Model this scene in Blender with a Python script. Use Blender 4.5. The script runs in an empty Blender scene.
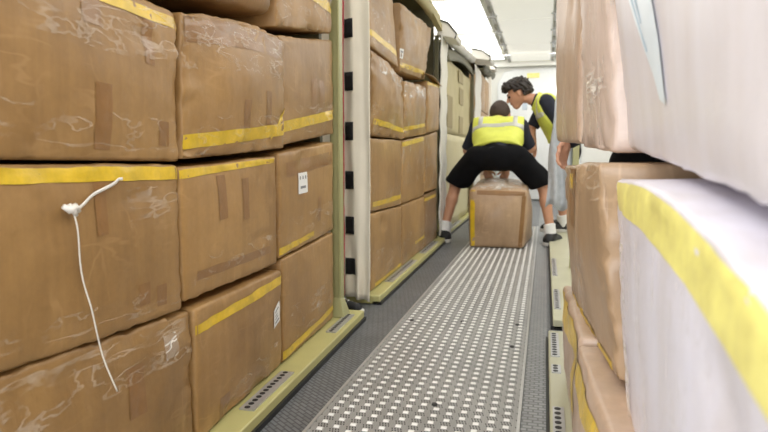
import bpy, bmesh, math, random
import numpy as np
from mathutils import Vector, Matrix, noise

random.seed(7)
K = 0.9                       # every authored length is multiplied by this to get metres
scene = bpy.context.scene
COL = scene.collection

# ------------------------------------------------------------------ materials
def new_mat(name):
    m = bpy.data.materials.new(name); m.use_nodes = True
    nt = m.node_tree; nt.nodes.clear()
    out = nt.nodes.new('ShaderNodeOutputMaterial')
    b = nt.nodes.new('ShaderNodeBsdfPrincipled')
    nt.links.new(b.outputs[0], out.inputs[0])
    return m, nt, b, out

class G:
    """tiny node-graph helper"""
    def __init__(s, nt): s.nt = nt
    def n(s, t, **kw):
        nd = s.nt.nodes.new(t)
        for k, v in kw.items(): setattr(nd, k, v)
        return nd
    def set(s, sock, v):
        if isinstance(v, bpy.types.NodeSocket): s.nt.links.new(v, sock)
        else: sock.default_value = v
    def math(s, op, a, b=None, c=None, clamp=False):
        nd = s.n('ShaderNodeMath', operation=op, use_clamp=clamp)
        s.set(nd.inputs[0], a)
        if b is not None: s.set(nd.inputs[1], b)
        if c is not None: s.set(nd.inputs[2], c)
        return nd.outputs[0]
    def coord(s, scale=(1, 1, 1), rot=(0, 0, 0), kind='Object'):
        tc = s.n('ShaderNodeTexCoord'); mp = s.n('ShaderNodeMapping')
        s.nt.links.new(tc.outputs[kind], mp.inputs[0])
        mp.inputs['Scale'].default_value = scale; mp.inputs['Rotation'].default_value = rot
        return mp.outputs[0]
    def noise(s, vec, scale, detail=4, rough=.55):
        nd = s.n('ShaderNodeTexNoise')
        s.nt.links.new(vec, nd.inputs['Vector'])
        nd.inputs['Scale'].default_value = scale; nd.inputs['Detail'].default_value = detail
        nd.inputs['Roughness'].default_value = rough
        return nd.outputs[0]
    def ramp(s, fac, stops):
        nd = s.n('ShaderNodeValToRGB'); s.set(nd.inputs[0], fac)
        el = nd.color_ramp.elements
        while len(el) < len(stops): el.new(.5)
        for e, (p, c) in zip(el, stops):
            e.position = p; e.color = (c, c, c, 1) if not isinstance(c, tuple) else (*c, 1)
        return nd.outputs[0]
    def lines(s, vec, scale, w0=.006, w1=.022, detail=3):
        n = s.noise(vec, scale, detail, .5)
        return s.ramp(s.math('ABSOLUTE', s.math('SUBTRACT', n, .5)), [(w0, 1.), (w1, 0.)])
    def mix(s, fac, a, b, mode='MIX'):
        nd = s.n('ShaderNodeMix', data_type='RGBA', blend_type=mode)
        s.set(nd.inputs[0], fac)
        s.set(nd.inputs[6], a if isinstance(a, bpy.types.NodeSocket) else (*a, 1))
        s.set(nd.inputs[7], b if isinstance(b, bpy.types.NodeSocket) else (*b, 1))
        return nd.outputs[2]
    def bump(s, h, strength=.3, dist=.01):
        nd = s.n('ShaderNodeBump'); s.set(nd.inputs['Height'], h)
        nd.inputs['Strength'].default_value = strength; nd.inputs['Distance'].default_value = dist
        return nd.outputs[0]

def srgb(r, g, b):
    f = lambda c: (c / 255 / 12.92) if c / 255 <= .04045 else ((c / 255 + .055) / 1.055) ** 2.4
    return (f(r), f(g), f(b))

def plain(name, col, rough=.5, metal=0., spec=.5, var=.06, bump=0., nscale=20, coat=0., sheen=0.):
    m, nt, b, out = new_mat(name); g = G(nt)
    v = g.coord()
    n = g.noise(v, nscale, 4)
    k = g.ramp(n, [(.25, 1 - var), (.75, 1 + var)])
    g.set(b.inputs['Base Color'], g.mix(1., col, k, 'MULTIPLY'))
    b.inputs['Roughness'].default_value = rough; b.inputs['Metallic'].default_value = metal
    b.inputs['Specular IOR Level'].default_value = spec
    b.inputs['Coat Weight'].default_value = coat; b.inputs['Sheen Weight'].default_value = sheen
    if bump: g.set(b.inputs['Normal'], g.bump(n, bump, .01))
    return m

def cardboard(name, lo, hi, glint=.14, film=0., filmcol=(.7, .62, .6), coat=.25, streak_axis='h'):
    m, nt, b, out = new_mat(name); g = G(nt)
    v = g.coord()
    info = g.n('ShaderNodeObjectInfo')
    off = g.n('ShaderNodeVectorMath', operation='SCALE'); off.inputs[0].default_value = (31, 17, 11)
    nt.links.new(info.outputs['Random'], off.inputs['Scale'])
    add = g.n('ShaderNodeVectorMath', operation='ADD')
    nt.links.new(v, add.inputs[0]); nt.links.new(off.outputs[0], add.inputs[1])
    p = add.outputs[0]
    def scaled(sc):
        mp = g.n('ShaderNodeMapping'); nt.links.new(p, mp.inputs[0]); mp.inputs['Scale'].default_value = sc
        return mp.outputs[0]
    big = g.noise(p, 2.6, 5, .6)
    vert = g.noise(scaled((28, 28, .8)), 1., 3, .6)          # flute direction of the board
    fine = g.noise(p, 60, 3)
    t = g.math('ADD', g.math('MULTIPLY', big, .75), g.math('MULTIPLY', vert, .25))
    c = g.mix(g.ramp(t, [(.32, 0.), (.68, 1.)]), lo, hi)
    c = g.mix(1., c, g.ramp(fine, [(.3, .95), (.7, 1.04)]), 'MULTIPLY')
    rv = g.math('ADD', g.math('MULTIPLY', info.outputs['Random'], .16), .92)
    comb = g.n('ShaderNodeCombineColor')
    for i in range(3): nt.links.new(rv, comb.inputs[i])
    c = g.mix(1., c, comb.outputs[0], 'MULTIPLY')
    # glints on scratches and crinkles of the clear tape, painted into the colour
    sc = g.noise(scaled((3, 3, 34)), 1., 5, .7)
    sc2 = g.noise(scaled((22, 22, 2.2)), 1., 4, .7)
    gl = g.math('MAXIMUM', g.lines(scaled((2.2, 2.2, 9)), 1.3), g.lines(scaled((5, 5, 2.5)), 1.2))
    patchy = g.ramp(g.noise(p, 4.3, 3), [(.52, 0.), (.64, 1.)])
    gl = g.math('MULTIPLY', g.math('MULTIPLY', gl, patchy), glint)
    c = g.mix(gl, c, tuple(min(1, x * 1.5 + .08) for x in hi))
    if film:
        st = g.noise(scaled((9, 9, .7)), 1., 5, .65)
        c = g.mix(g.ramp(st, [(.3, film * .55), (.62, min(1, film * 1.1))]), c, filmcol)
    nt.links.new(c, b.inputs['Base Color'])
    b.inputs['Roughness'].default_value = .5
    b.inputs['Specular IOR Level'].default_value = .35
    b.inputs['Coat Weight'].default_value = coat; b.inputs['Coat Roughness'].default_value = .3
    h = g.math('ADD', g.noise(p, 7, 5, .6), g.math('MULTIPLY', vert, .25))
    g.set(b.inputs['Normal'], g.bump(h, .35, .012))
    return m

def film_mat(name, density=.5, horiz=True, tint=(.92, .92, .9), base=.05):
    m, nt, b, out = new_mat(name); g = G(nt)
    v = g.coord((2., 2., 13) if horiz else (16, 16, 2))
    ln = g.math('MAXIMUM', g.lines(v, 1.2, .005, .02), g.lines(g.coord((3, 3, 7) if horiz else (9, 9, 3)), 2.1, .006, .02))
    n2 = g.noise(g.coord(), 7, 4, .6)
    fac = g.math('ADD', g.math('MULTIPLY', ln, g.ramp(n2, [(.4, 0.), (.6, density)])), g.math('MULTIPLY', g.ramp(n2, [(.5, 0.), (.7, 1.)]), base), clamp=True)  # pale lines and haze are the film's glints, painted as colour
    tr = g.n('ShaderNodeBsdfTransparent'); mx = g.n('ShaderNodeMixShader')
    g.set(b.inputs['Base Color'], (*tint, 1)); b.inputs['Roughness'].default_value = .25
    nt.links.new(fac, mx.inputs[0]); nt.links.new(tr.outputs[0], mx.inputs[1]); nt.links.new(b.outputs[0], mx.inputs[2])
    nt.links.new(mx.outputs[0], out.inputs[0])
    return m

M = {}
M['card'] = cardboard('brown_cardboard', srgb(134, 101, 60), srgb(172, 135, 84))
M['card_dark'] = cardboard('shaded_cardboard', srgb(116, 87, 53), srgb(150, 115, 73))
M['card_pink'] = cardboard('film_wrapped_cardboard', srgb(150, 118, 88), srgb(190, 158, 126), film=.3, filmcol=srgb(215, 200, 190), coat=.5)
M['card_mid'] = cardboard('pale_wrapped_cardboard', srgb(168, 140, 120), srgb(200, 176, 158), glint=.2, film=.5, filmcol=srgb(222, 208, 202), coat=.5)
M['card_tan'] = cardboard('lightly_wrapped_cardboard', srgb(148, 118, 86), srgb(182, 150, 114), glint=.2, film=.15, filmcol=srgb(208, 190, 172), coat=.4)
M['card_pale'] = cardboard('wrapped_cardboard_with_glare', srgb(190, 178, 174), srgb(216, 206, 204), film=.85, filmcol=srgb(228, 224, 232), coat=.5)  # film wrap plus washed-out glare, both put into the pale colour
M['card_white'] = cardboard('stretch_film_with_glare', srgb(190, 178, 174), srgb(214, 206, 206), film=.95, filmcol=srgb(226, 223, 236), coat=.6)  # stretch film with its bright glare painted in as near-white
def tape_mat(name, col, rough, var):
    m, nt, b, out = new_mat(name); g = G(nt)
    n = g.noise(g.coord(), 14, 5, .65)
    g.set(b.inputs['Base Color'], g.mix(g.ramp(n, [(.35, 0.), (.7, 1.)]), tuple(x * (1 - var) for x in col), tuple(min(1, x * (1 + var)) for x in col)))
    b.inputs['Roughness'].default_value = rough
    g.set(b.inputs['Normal'], g.bump(n, .4, .006))
    return m
M['tape'] = tape_mat('yellow_packing_tape', srgb(214, 180, 44), .32, .18)
M['tape_pale'] = tape_mat('pale_yellow_packing_tape', srgb(240, 228, 136), .35, .2)
M['brown_tape'] = tape_mat('brown_packing_tape', srgb(140, 102, 60), .3, .1)
M['film'] = film_mat('clear_stretch_film_sideways', .24, True, (.9, .8, .66), base=.03)
M['film_v'] = film_mat('clear_stretch_film_upright', .32, False, (.92, .87, .8), base=.08)
M['film_white'] = film_mat('milky_crumpled_film', .8, True, (.92, .88, .82), base=.3)
M['film_grey'] = film_mat('milky_hanging_film', .9, False, (.6, .63, .68), base=.9)
M['label'] = plain('white_label_paper', srgb(232, 232, 230), .5, var=.02)
M['label_blue'] = plain('glossy_white_label', srgb(228, 240, 250), .3, var=.02)
M['ink'] = plain('black_print', srgb(135, 137, 140), .6, var=.05)
M['ink_blue'] = plain('grey_blue_print', srgb(186, 208, 224), .6, var=.1)
M['pallet'] = plain('pale_green_painted_metal', srgb(186, 181, 122), .42, var=.07, nscale=6, bump=.05)
M['pallet_pale'] = plain('cream_painted_metal', srgb(186, 185, 158), .42, var=.06, nscale=6)
M['post'] = plain('pale_green_post_paint', srgb(160, 158, 112), .38, var=.08, nscale=5)
M['alu'] = plain('brushed_aluminium', srgb(190, 190, 190), .35, metal=.6, var=.08, nscale=30)
M['black'] = plain('black_plastic', srgb(24, 24, 25), .5, var=.2)
M['velcro'] = plain('black_velcro', srgb(22, 22, 24), .9, var=.25, nscale=60, bump=.3)
M['red'] = plain('red_piping', srgb(190, 45, 70), .6)
M['canvas'] = plain('cream_coated_canvas', srgb(234, 226, 208), .55, var=.04, nscale=8, bump=.12, sheen=.1)
M['canvas_white'] = plain('white_coated_canvas', srgb(228, 224, 214), .5, var=.05, nscale=9, bump=.15)
M['grey_fabric'] = plain('light_grey_fabric', srgb(176, 180, 184), .6, var=.14, nscale=26, bump=.3)
M['khaki'] = plain('khaki_cover_fabric', srgb(196, 184, 138), .6, var=.06, nscale=7, bump=.1)
M['khaki_dark'] = plain('darker_khaki_fabric', srgb(164, 148, 104), .6, var=.08, nscale=7)
M['khaki_light'] = plain('light_khaki_fabric', srgb(208, 198, 158), .6, var=.05, nscale=7)
M['fitting'] = plain('grey_fitting', srgb(150, 148, 136), .5, var=.1)
M['frame'] = plain('olive_frame_metal', srgb(96, 92, 66), .5, var=.1)
M['strap'] = plain('white_plastic_strap', srgb(226, 222, 214), .4, var=.05)
M['wall'] = plain('white_cabin_lining', srgb(236, 236, 230), .5, var=.02)
M['ceil_panel'] = plain('off_white_ceiling_panel', srgb(228, 228, 216), .5, var=.03, nscale=2)
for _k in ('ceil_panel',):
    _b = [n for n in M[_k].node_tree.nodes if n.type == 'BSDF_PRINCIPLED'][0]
    _b.inputs['Emission Color'].default_value = (1, .98, .9, 1); _b.inputs['Emission Strength'].default_value = .45  # faint glow added to the panel, which is no lamp itself
M['end_panel'] = plain('pale_grey_bulkhead', srgb(226, 229, 230), .45, var=.03)
M['vest'] = plain('neon_yellow_fabric', srgb(214, 220, 92), .6, var=.07, nscale=14, bump=.35)
M['silver'] = plain('silver_reflective_tape', srgb(186, 186, 180), .35, metal=.2, var=.06)
M['navy'] = plain('navy_cotton', srgb(30, 33, 46), .85, var=.12, bump=.2)
M['shorts'] = plain('black_cotton', srgb(15, 15, 18), .95, spec=.2, var=.2, nscale=15, bump=.3)
M['skin'] = plain('skin', srgb(200, 148, 120), .5, var=.06, nscale=10)
M['skin_tan'] = plain('tanned_skin', srgb(192, 142, 112), .5, var=.06, nscale=10)
M['hair'] = plain('dark_brown_hair', srgb(34, 25, 20), .6, var=.35, nscale=45, bump=.6)
M['hair_short'] = plain('short_brown_hair', srgb(62, 46, 36), .65, var=.35, nscale=70, bump=.5)
M['sock'] = plain('white_sock', srgb(226, 226, 224), .85, var=.04, bump=.2)
M['shoe'] = plain('black_shoe', srgb(27, 27, 29), .6, var=.2)
M['sole'] = plain('grey_white_sole', srgb(196, 194, 188), .6, var=.06)
M['eye'] = plain('dark_eye', srgb(38, 26, 20), .2)
M['lip'] = plain('lip', srgb(164, 92, 80), .5)
M['badge'] = plain('pale_blue_badge', srgb(206, 220, 236), .3)

def emis(name, col, strength):
    m, nt, b, out = new_mat(name)
    b.inputs['Base Color'].default_value = (.9, .9, .88, 1)
    b.inputs['Emission Color'].default_value = (*col, 1); b.inputs['Emission Strength'].default_value = strength
    return m
M['light'] = emis('luminous_ceiling_diffuser', (1., .98, .945), 3.0)

def floor_mat():
    m, nt, b, out = new_mat('grey_tread_floor'); g = G(nt)
    br = g.n('ShaderNodeTexBrick'); nt.links.new(g.coord((1, 1, 1), (0, 0, math.radians(38))), br.inputs['Vector'])
    br.inputs['Scale'].default_value = 1.; br.inputs['Brick Width'].default_value = .045; br.inputs['Row Height'].default_value = .017
    br.inputs['Mortar Size'].default_value = .0035; br.inputs['Mortar Smooth'].default_value = .3
    br.inputs['Color1'].default_value = (*srgb(128, 131, 135), 1); br.inputs['Color2'].default_value = (*srgb(114, 117, 121), 1)
    br.inputs['Mortar'].default_value = (*srgb(84, 86, 90), 1)
    n = g.noise(g.coord(), 3, 5)
    c = g.mix(1., br.outputs['Color'], g.ramp(n, [(.3, .85), (.7, 1.12)]), 'MULTIPLY')
    nt.links.new(c, b.inputs['Base Color'])
    b.inputs['Roughness'].default_value = .42; b.inputs['Metallic'].default_value = .25
    g.set(b.inputs['Normal'], g.bump(g.math('SUBTRACT', 1., br.outputs['Fac']), .5, .004))
    return m
M['floor'] = floor_mat()
def strip_mat():
    m, nt, b, out = new_mat('grey_tread_strip'); g = G(nt)
    br = g.n('ShaderNodeTexBrick'); nt.links.new(g.coord((1, 1, 1)), br.inputs['Vector'])
    br.inputs['Scale'].default_value = 1.; br.inputs['Brick Width'].default_value = .034; br.inputs['Row Height'].default_value = .022
    br.inputs['Mortar Size'].default_value = .0035; br.inputs['Mortar Smooth'].default_value = .3
    br.inputs['Color1'].default_value = (*srgb(152, 154, 156), 1); br.inputs['Color2'].default_value = (*srgb(136, 138, 140), 1)
    br.inputs['Mortar'].default_value = (*srgb(108, 110, 112), 1)
    nt.links.new(br.outputs['Color'], b.inputs['Base Color'])
    b.inputs['Roughness'].default_value = .38; b.inputs['Metallic'].default_value = .3
    g.set(b.inputs['Normal'], g.bump(g.math('SUBTRACT', 1., br.outputs['Fac']), .4, .003))
    return m
M['strip'] = strip_mat()

# roller mat: checkerboard of white rollers (real geometry) and dark slots (pattern)
NCOL, MW0, MW1 = 13, -.805, -.075
CX = (MW1 - MW0) / (NCOL + .4); PY = .061
def mat_mat():
    m, nt, b, out = new_mat('grey_slotted_mat'); g = G(nt)
    sep = g.n('ShaderNodeSeparateXYZ')
    nt.links.new(g.coord((1 / (CX * K), 1 / (PY * K), 1)), sep.inputs[0])
    x = g.math('SUBTRACT', sep.outputs[0], .2); y = sep.outputs[1]
    col = g.math('FLOOR', x)
    yy = g.math('ADD', y, g.math('MULTIPLY', g.math('FLOORED_MODULO', col, 2.), .5))
    fx = g.math('FRACT', x); fy = g.math('FRACT', yy)
    inx = g.math('LESS_THAN', g.math('ABSOLUTE', g.math('SUBTRACT', fx, .5)), .4)
    iny = g.math('LESS_THAN', g.math('ABSOLUTE', g.math('SUBTRACT', fy, .75)), .23)
    st = g.math('LESS_THAN', g.math('FRACT', g.math('ADD', g.math('MULTIPLY', fx, 5.), g.math('MULTIPLY', fy, 1.6))), .45)
    gap = g.math('GREATER_THAN', g.math('ABSOLUTE', g.math('SUBTRACT', fy, .75)), .03)
    slot = g.math('MULTIPLY', g.math('MULTIPLY', inx, iny), g.math('MULTIPLY', st, gap))
    dots = g.math('MULTIPLY', g.math('LESS_THAN', g.math('FRACT', g.math('MULTIPLY', x, 6.)), .4), g.math('LESS_THAN', g.math('FRACT', g.math('MULTIPLY', y, 6.)), .4))
    n = g.noise(g.coord(), 4, 5)
    c = g.mix(g.ramp(n, [(.3, 0.), (.7, 1.)]), srgb(142, 142, 140), srgb(166, 166, 164))
    c = g.mix(g.math('MULTIPLY', dots, .35), c, srgb(100, 100, 99))
    c = g.mix(slot, c, srgb(44, 44, 45))
    nt.links.new(c, b.inputs['Base Color'])
    b.inputs['Roughness'].default_value = .4; b.inputs['Metallic'].default_value = .15
    g.set(b.inputs['Normal'], g.bump(g.math('SUBTRACT', 1., slot), .6, .004))
    return m
M['mat'] = mat_mat()
M['roller'] = plain('white_nylon_roller', srgb(226, 226, 223), .32, var=.05, nscale=30)

# ------------------------------------------------------------------ object helpers
def tag(o, label=None, cat=None, group=None, kind=None):
    if label: o['label'] = label
    if cat: o['category'] = cat
    if group: o['group'] = group
    if kind: o['kind'] = kind
    return o

def empty(name, label, cat, loc=(0, 0, 0), group=None):
    o = bpy.data.objects.new(name, None); COL.objects.link(o)
    o.location = Vector(loc) * K; o.empty_display_size = .1
    return tag(o, label, cat, group)

def wloc(o):
    p = Vector((0, 0, 0))
    while o is not None: p += o.location; o = o.parent
    return p

def mesh_obj(name, verts, faces, mat, parent=None, smooth=True, recalc=True, origin=None, sharp=None):
    """verts in authored world coordinates; ONE object"""
    base = wloc(parent) if parent else Vector((0, 0, 0))
    org = Vector(origin) * K if origin is not None else (Vector((0, 0, 0)) if parent is None else base)
    me = bpy.data.meshes.new(name)
    me.from_pydata([tuple(Vector(v) * K - org) for v in verts], [], [tuple(f) for f in faces])
    if recalc:
        bm = bmesh.new(); bm.from_mesh(me); bmesh.ops.recalc_face_normals(bm, faces=bm.faces); bm.to_mesh(me); bm.free()
    if smooth:
        me.polygons.foreach_set('use_smooth', [True] * len(me.polygons))
        if sharp is not None: me.set_sharp_from_angle(angle=math.radians(sharp))
    me.materials.append(mat); me.update()
    o = bpy.data.objects.new(name, me); COL.objects.link(o)
    if parent: o.parent = parent
    o.location = org - base if parent else org
    return o

class MB:
    """collects simple solids for one mesh"""
    def __init__(s): s.v = []; s.f = []
    def add(s, v, f):
        k = len(s.v); s.v += [tuple(p) for p in v]; s.f += [tuple(i + k for i in q) for q in f]; return s
    def hexa(s, c):   # c: 4 bottom, 4 top (same order)
        return s.add(c, [(3, 2, 1, 0), (4, 5, 6, 7), (0, 1, 5, 4), (1, 2, 6, 5), (2, 3, 7, 6), (3, 0, 4, 7)])
    def box(s, a, b, rz=0, piv=None):
        (x0, y0, z0), (x1, y1, z1) = a, b
        c = [(x0, y0, z0), (x1, y0, z0), (x1, y1, z0), (x0, y1, z0), (x0, y0, z1), (x1, y0, z1), (x1, y1, z1), (x0, y1, z1)]
        if rz:
            px, py = piv or ((x0 + x1) / 2, (y0 + y1) / 2); cs, sn = math.cos(rz), math.sin(rz)
            c = [(px + (x - px) * cs - (y - py) * sn, py + (x - px) * sn + (y - py) * cs, z) for x, y, z in c]
        return s.hexa(c)
    def tube(s, pts, r, n=8, cap=True):
        pts = [Vector(p) for p in pts]; rings = []
        up = Vector((0, 0, 1))
        for i, p in enumerate(pts):
            d = (pts[min(i + 1, len(pts) - 1)] - pts[max(i - 1, 0)]).normalized()
            a = d.cross(up)
            if a.length < 1e-3: a = d.cross(Vector((1, 0, 0)))
            a.normalize(); b = a.cross(d)
            rr = r[i] if isinstance(r, (list, tuple)) else r
            rings.append([p + (a * math.cos(2 * math.pi * k / n) + b * math.sin(2 * math.pi * k / n)) * rr for k in range(n)])
        f = []
        for i in range(len(pts) - 1):
            for k in range(n):
                f.append((i * n + k, i * n + (k + 1) % n, (i + 1) * n + (k + 1) % n, (i + 1) * n + k))
        if cap: f += [tuple(range(n - 1, -1, -1)), tuple((len(pts) - 1) * n + k for k in range(n))]
        return s.add([v for r_ in rings for v in r_], f)
    def sheet(s, fn, nu, nv, thick=None):
        v = [fn(i / nu, j / nv) for j in range(nv + 1) for i in range(nu + 1)]
        f = [(j * (nu + 1) + i, j * (nu + 1) + i + 1, (j + 1) * (nu + 1) + i + 1, (j + 1) * (nu + 1) + i) for j in range(nv) for i in range(nu)]
        return s.add(v, f)
    def prism(s, poly, a, b):   # poly: list of (x,z) , extruded y a->b ; b may scale
        n = len(poly)
        v = [(x, a, z) for x, z in poly] + [(x, b, z) for x, z in poly]
        f = [tuple(range(n)), tuple(range(2 * n - 1, n - 1, -1))] + [(i, n + i, n + (i + 1) % n, (i + 1) % n) for i in range(n)]
        return s.add(v, f)
    def obj(s, name, mat, parent=None, smooth=False, bevel=0., origin=None, sharp=35, thick=0.):
        o = mesh_obj(name, s.v, s.f, mat, parent, smooth=smooth or bevel > 0, origin=origin, sharp=sharp if not smooth else None)
        if thick:
            md = o.modifiers.new('thickness', 'SOLIDIFY'); md.thickness = thick * K; md.offset = 0
        if bevel:
            md = o.modifiers.new('bevel', 'BEVEL'); md.width = bevel * K; md.segments = 2; md.limit_method = 'ANGLE'
        return o

# ------------------------------------------------------------------ cartons
class Carton:
    """a soft, bulging carton: u runs along the aisle, v up, w from the face into the stack"""
    def __init__(s, nb, fb, ft, nt, back, r=.011, bulge=.012, tb=.006, amp=.005, crumple=.0018, seed=0, sag=0., back_drop=0., edge=.004):
        s.c = [Vector(nb), Vector(fb), Vector(ft), Vector(nt)]
        back = Vector(back)
        s.b = [p + back for p in s.c]
        s.b[2] = s.b[2] - Vector((0, 0, back_drop)); s.b[3] = s.b[3] - Vector((0, 0, back_drop))
        s.L = ((s.c[1] - s.c[0]).length, (s.c[3] - s.c[0]).length, back.length)
        s.e = ((s.c[1] - s.c[0]).normalized(), (s.c[3] - s.c[0]).normalized(), back.normalized())
        s.r, s.bulge, s.tb, s.amp, s.cr, s.sag, s.edge = r, bulge, tb, amp, crumple, sag, edge
        rr = random.Random(seed * 13 + 5)
        s.dents = [(rr.random(), rr.choice((rr.uniform(.75, 1), rr.uniform(0, 1))), rr.uniform(.05, .16), rr.uniform(.05, .13), rr.uniform(-.011, .006)) for _ in range(7)]
        s.sd = Vector((seed * 7.31, seed * 3.77, seed * 5.13))
    def S(s, u, v, w, off=0.):
        L = s.L; r = s.r
        P = (u * L[0], v * L[1], w * L[2])
        q = [min(max(P[i], r), L[i] - r) for i in range(3)]
        d = Vector([P[i] - q[i] for i in range(3)])
        if d.length > 1e-9:
            d.normalize(); P = [q[i] + d[i] * r for i in range(3)]
        u, v, w = (P[i] / L[i] for i in range(3))
        n = s.e[0] * d[0] + s.e[1] * d[1] + s.e[2] * d[2]
        f = (s.c[0] * (1 - u) + s.c[1] * u) * (1 - v) + (s.c[3] * (1 - u) + s.c[2] * u) * v
        k = (s.b[0] * (1 - u) + s.b[1] * u) * (1 - v) + (s.b[3] * (1 - u) + s.b[2] * u) * v
        p = f * (1 - w) + k * w
        su, sv, sw = (math.sin(math.pi * min(max(x, 0), 1)) for x in (u, v, w))
        fr = max(0, -d[2]); bk = max(0, d[2])
        p = p + n * (s.bulge * su * sv * fr + s.bulge * .6 * sw * sv * abs(d[0]) + s.tb * su * sw * max(0, d[1]))
        p.z -= s.sag * su * v * v
        x = p * 1.0 + s.sd
        a = noise.noise(x * 3.1) * s.amp + noise.noise(x * 9.) * s.amp * .45
        ed = max(0, 1 - min(u, 1 - u) * L[0] / .09, 1 - min(v, 1 - v) * L[1] / .07) if d[2] < 0 else .3
        rg = 1 - abs(noise.noise(x * 13.)) * 2.2
        a += (max(0, rg - .55) * 2.2) * -s.edge * (.15 + ed) + noise.noise(x * 24.) * s.cr * (.2 + ed)
        if d[2] < -.3:
            for (du, dv, ru, rv, dd) in s.dents:
                e = ((u - du) / ru) ** 2 + ((v - dv) / rv) ** 2
                if e < 1: a += dd * (1 - e) ** 1.2
        if d[1] < -.5 and d[2] > -.5: a = abs(a) * -.3
        return p + n * (a + off)
    def axis(s, i, n):
        L = s.L[i]; r = s.r / L
        return [0, r * .35, r] + [r + (1 - 2 * r) * k / n for k in range(1, n)] + [1 - r, 1 - r * .35, 1]
    def mesh(s, n=(26, 20, 8)):
        A = [s.axis(i, n[i]) for i in range(3)]
        idx = {}; V = []; F = []
        def vid(i, j, k):
            key = (i, j, k)
            if key not in idx:
                idx[key] = len(V); V.append(s.S(A[0][i], A[1][j], A[2][k]))
            return idx[key]
        N = [len(a) - 1 for a in A]
        for k in (0, N[2]):
            for i in range(N[0]):
                for j in range(N[1]): F.append((vid(i, j, k), vid(i + 1, j, k), vid(i + 1, j + 1, k), vid(i, j + 1, k)))
        for j in (0, N[1]):
            for i in range(N[0]):
                for k in range(N[2]): F.append((vid(i, j, k), vid(i + 1, j, k), vid(i + 1, j, k + 1), vid(i, j, k + 1)))
        for i in (0, N[0]):
            for j in range(N[1]):
                for k in range(N[2]): F.append((vid(i, j, k), vid(i, j + 1, k), vid(i, j + 1, k + 1), vid(i, j, k + 1)))
        return V, F
    def patch(s, g, ns, nt, off):
        V = [s.S(*g(i / ns, j / nt), off) for j in range(nt + 1) for i in range(ns + 1)]
        F = [(j * (ns + 1) + i, j * (ns + 1) + i + 1, (j + 1) * (ns + 1) + i + 1, (j + 1) * (ns + 1) + i) for j in range(nt) for i in range(ns)]
        return V, F

def front(u0, u1, a0, a1, b0=None, b1=None, jit=.006):
    """rectangle on the front face; v runs a0..a1 at u0 and b0..b1 at u1"""
    b0 = a0 if b0 is None else b0; b1 = a1 if b1 is None else b1
    def g(s, t):
        u = u0 + (u1 - u0) * s
        lo = a0 + (b0 - a0) * s; hi = a1 + (b1 - a1) * s
        v = lo + (hi - lo) * t + jit * noise.noise(Vector((u * 9, t * 2, u0 * 31 + a0 * 17)))
        return (u, min(max(v, 0), 1), 0.)
    return g
def quad(a, b, c, d):
    return lambda s, t: tuple((a[i] * (1 - s) + b[i] * s) * (1 - t) + (d[i] * (1 - s) + c[i] * s) * t for i in (0, 1)) + (0.,)
def topedge(u0, u1, v0, w1, vs=None):
    """band folded over the top edge: down the front to v0, back over the top to w1"""
    v1 = v0 if vs is None else vs
    def g(s, t):
        u = u0 + (u1 - u0) * s; vv = v0 + (v1 - v0) * s + .008 * noise.noise(Vector((u * 7, 3, v0 * 9)))
        if t < .6: return (u, vv + (1 - vv) * t / .6, 0.)
        return (u, 1., (t - .6) / .4 * w1)
    return g
def topface(u0, u1, w0, w1):
    return lambda s, t: (u0 + (u1 - u0) * s, 1., w0 + (w1 - w0) * t)
def nearface(v0, v1, w0, w1):
    return lambda s, t: (0., v0 + (v1 - v0) * t, w0 + (w1 - w0) * s)
def farface(v0, v1, w0, w1):
    return lambda s, t: (1., v0 + (v1 - v0) * t, w0 + (w1 - w0) * s)

def carton(label, C, mat='card', group=None, tapes=(), res=(26, 20, 8), name='cardboard_box'):
    base = (C.c[0] + C.c[1] + C.b[0] + C.b[1]) / 4
    root = empty(name, label, 'box', base, group)
    V, F = C.mesh(res)
    mesh_obj('carton', V, F, M[mat], root)
    for i, t in enumerate(tapes):
        kind, g = t[0], t[1]
        nm, mt, off, ns, nt = {
            'yellow': ('yellow_tape', 'tape', .0022, 30, 4), 'pale': ('yellow_tape', 'tape_pale', .0024, 30, 6),
            'brown': ('brown_tape', 'brown_tape', .0014, 12, 8), 'film': ('plastic_film', 'film', .0036, 20, 10),
            'filmv': ('plastic_film', 'film_v', .0036, 20, 10), 'milky': ('plastic_film', 'film_white', .005, 24, 10),
            'label': ('shipping_label', 'label', .003, 6, 6), 'labelb': ('shipping_label', 'label_blue', .004, 8, 8)}[kind]
        V, F = C.patch(g, ns, nt, off)
        o = mesh_obj(nm, V, F, M[mt], root)
        if kind in ('label', 'labelb') and len(t) > 2:
            vv = []; ff = []
            for (s0, s1, t0, t1) in t[2]:
                a, b = C.patch(lambda s, q: g(s0 + (s1 - s0) * s, t0 + (t1 - t0) * q), 2, 2, off + .0012)
                ff += [tuple(k + len(vv) for k in x) for x in b]; vv += a
            mesh_obj('printed_marks', vv, ff, M['ink' if kind == 'label' else 'ink_blue'], o)
    return root

# left stack: its face line drifts slightly outward with distance
LX = lambda y: -1.07 - (y - 1.6) * .0525
def left(y0, y1, zb0, zb1, zt0, zt1, tilt=0., depth=1.1, yt0=None, yt1=None, push=0., **kw):
    yt0 = y0 if yt0 is None else yt0; yt1 = y1 if yt1 is None else yt1
    return Carton((LX(y0) + push, y0, zb0), (LX(y1) + push, y1, zb1), (LX(yt1) + tilt + push, yt1, zt1), (LX(yt0) + tilt + push, yt0, zt0), (-depth, 0, 0), **kw)
G1 = 'cardboard boxes stacked on the near left pallet'
ICONS = [(.13, .25, .68, .84), (.44, .56, .68, .84), (.74, .87, .68, .84), (.2, .8, .24, .36)]
CODE = [(.2, .8, .74, .82), (.2, .55, .54, .59), (.2, .7, .38, .43), (.2, .8, .16, .24)]

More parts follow.
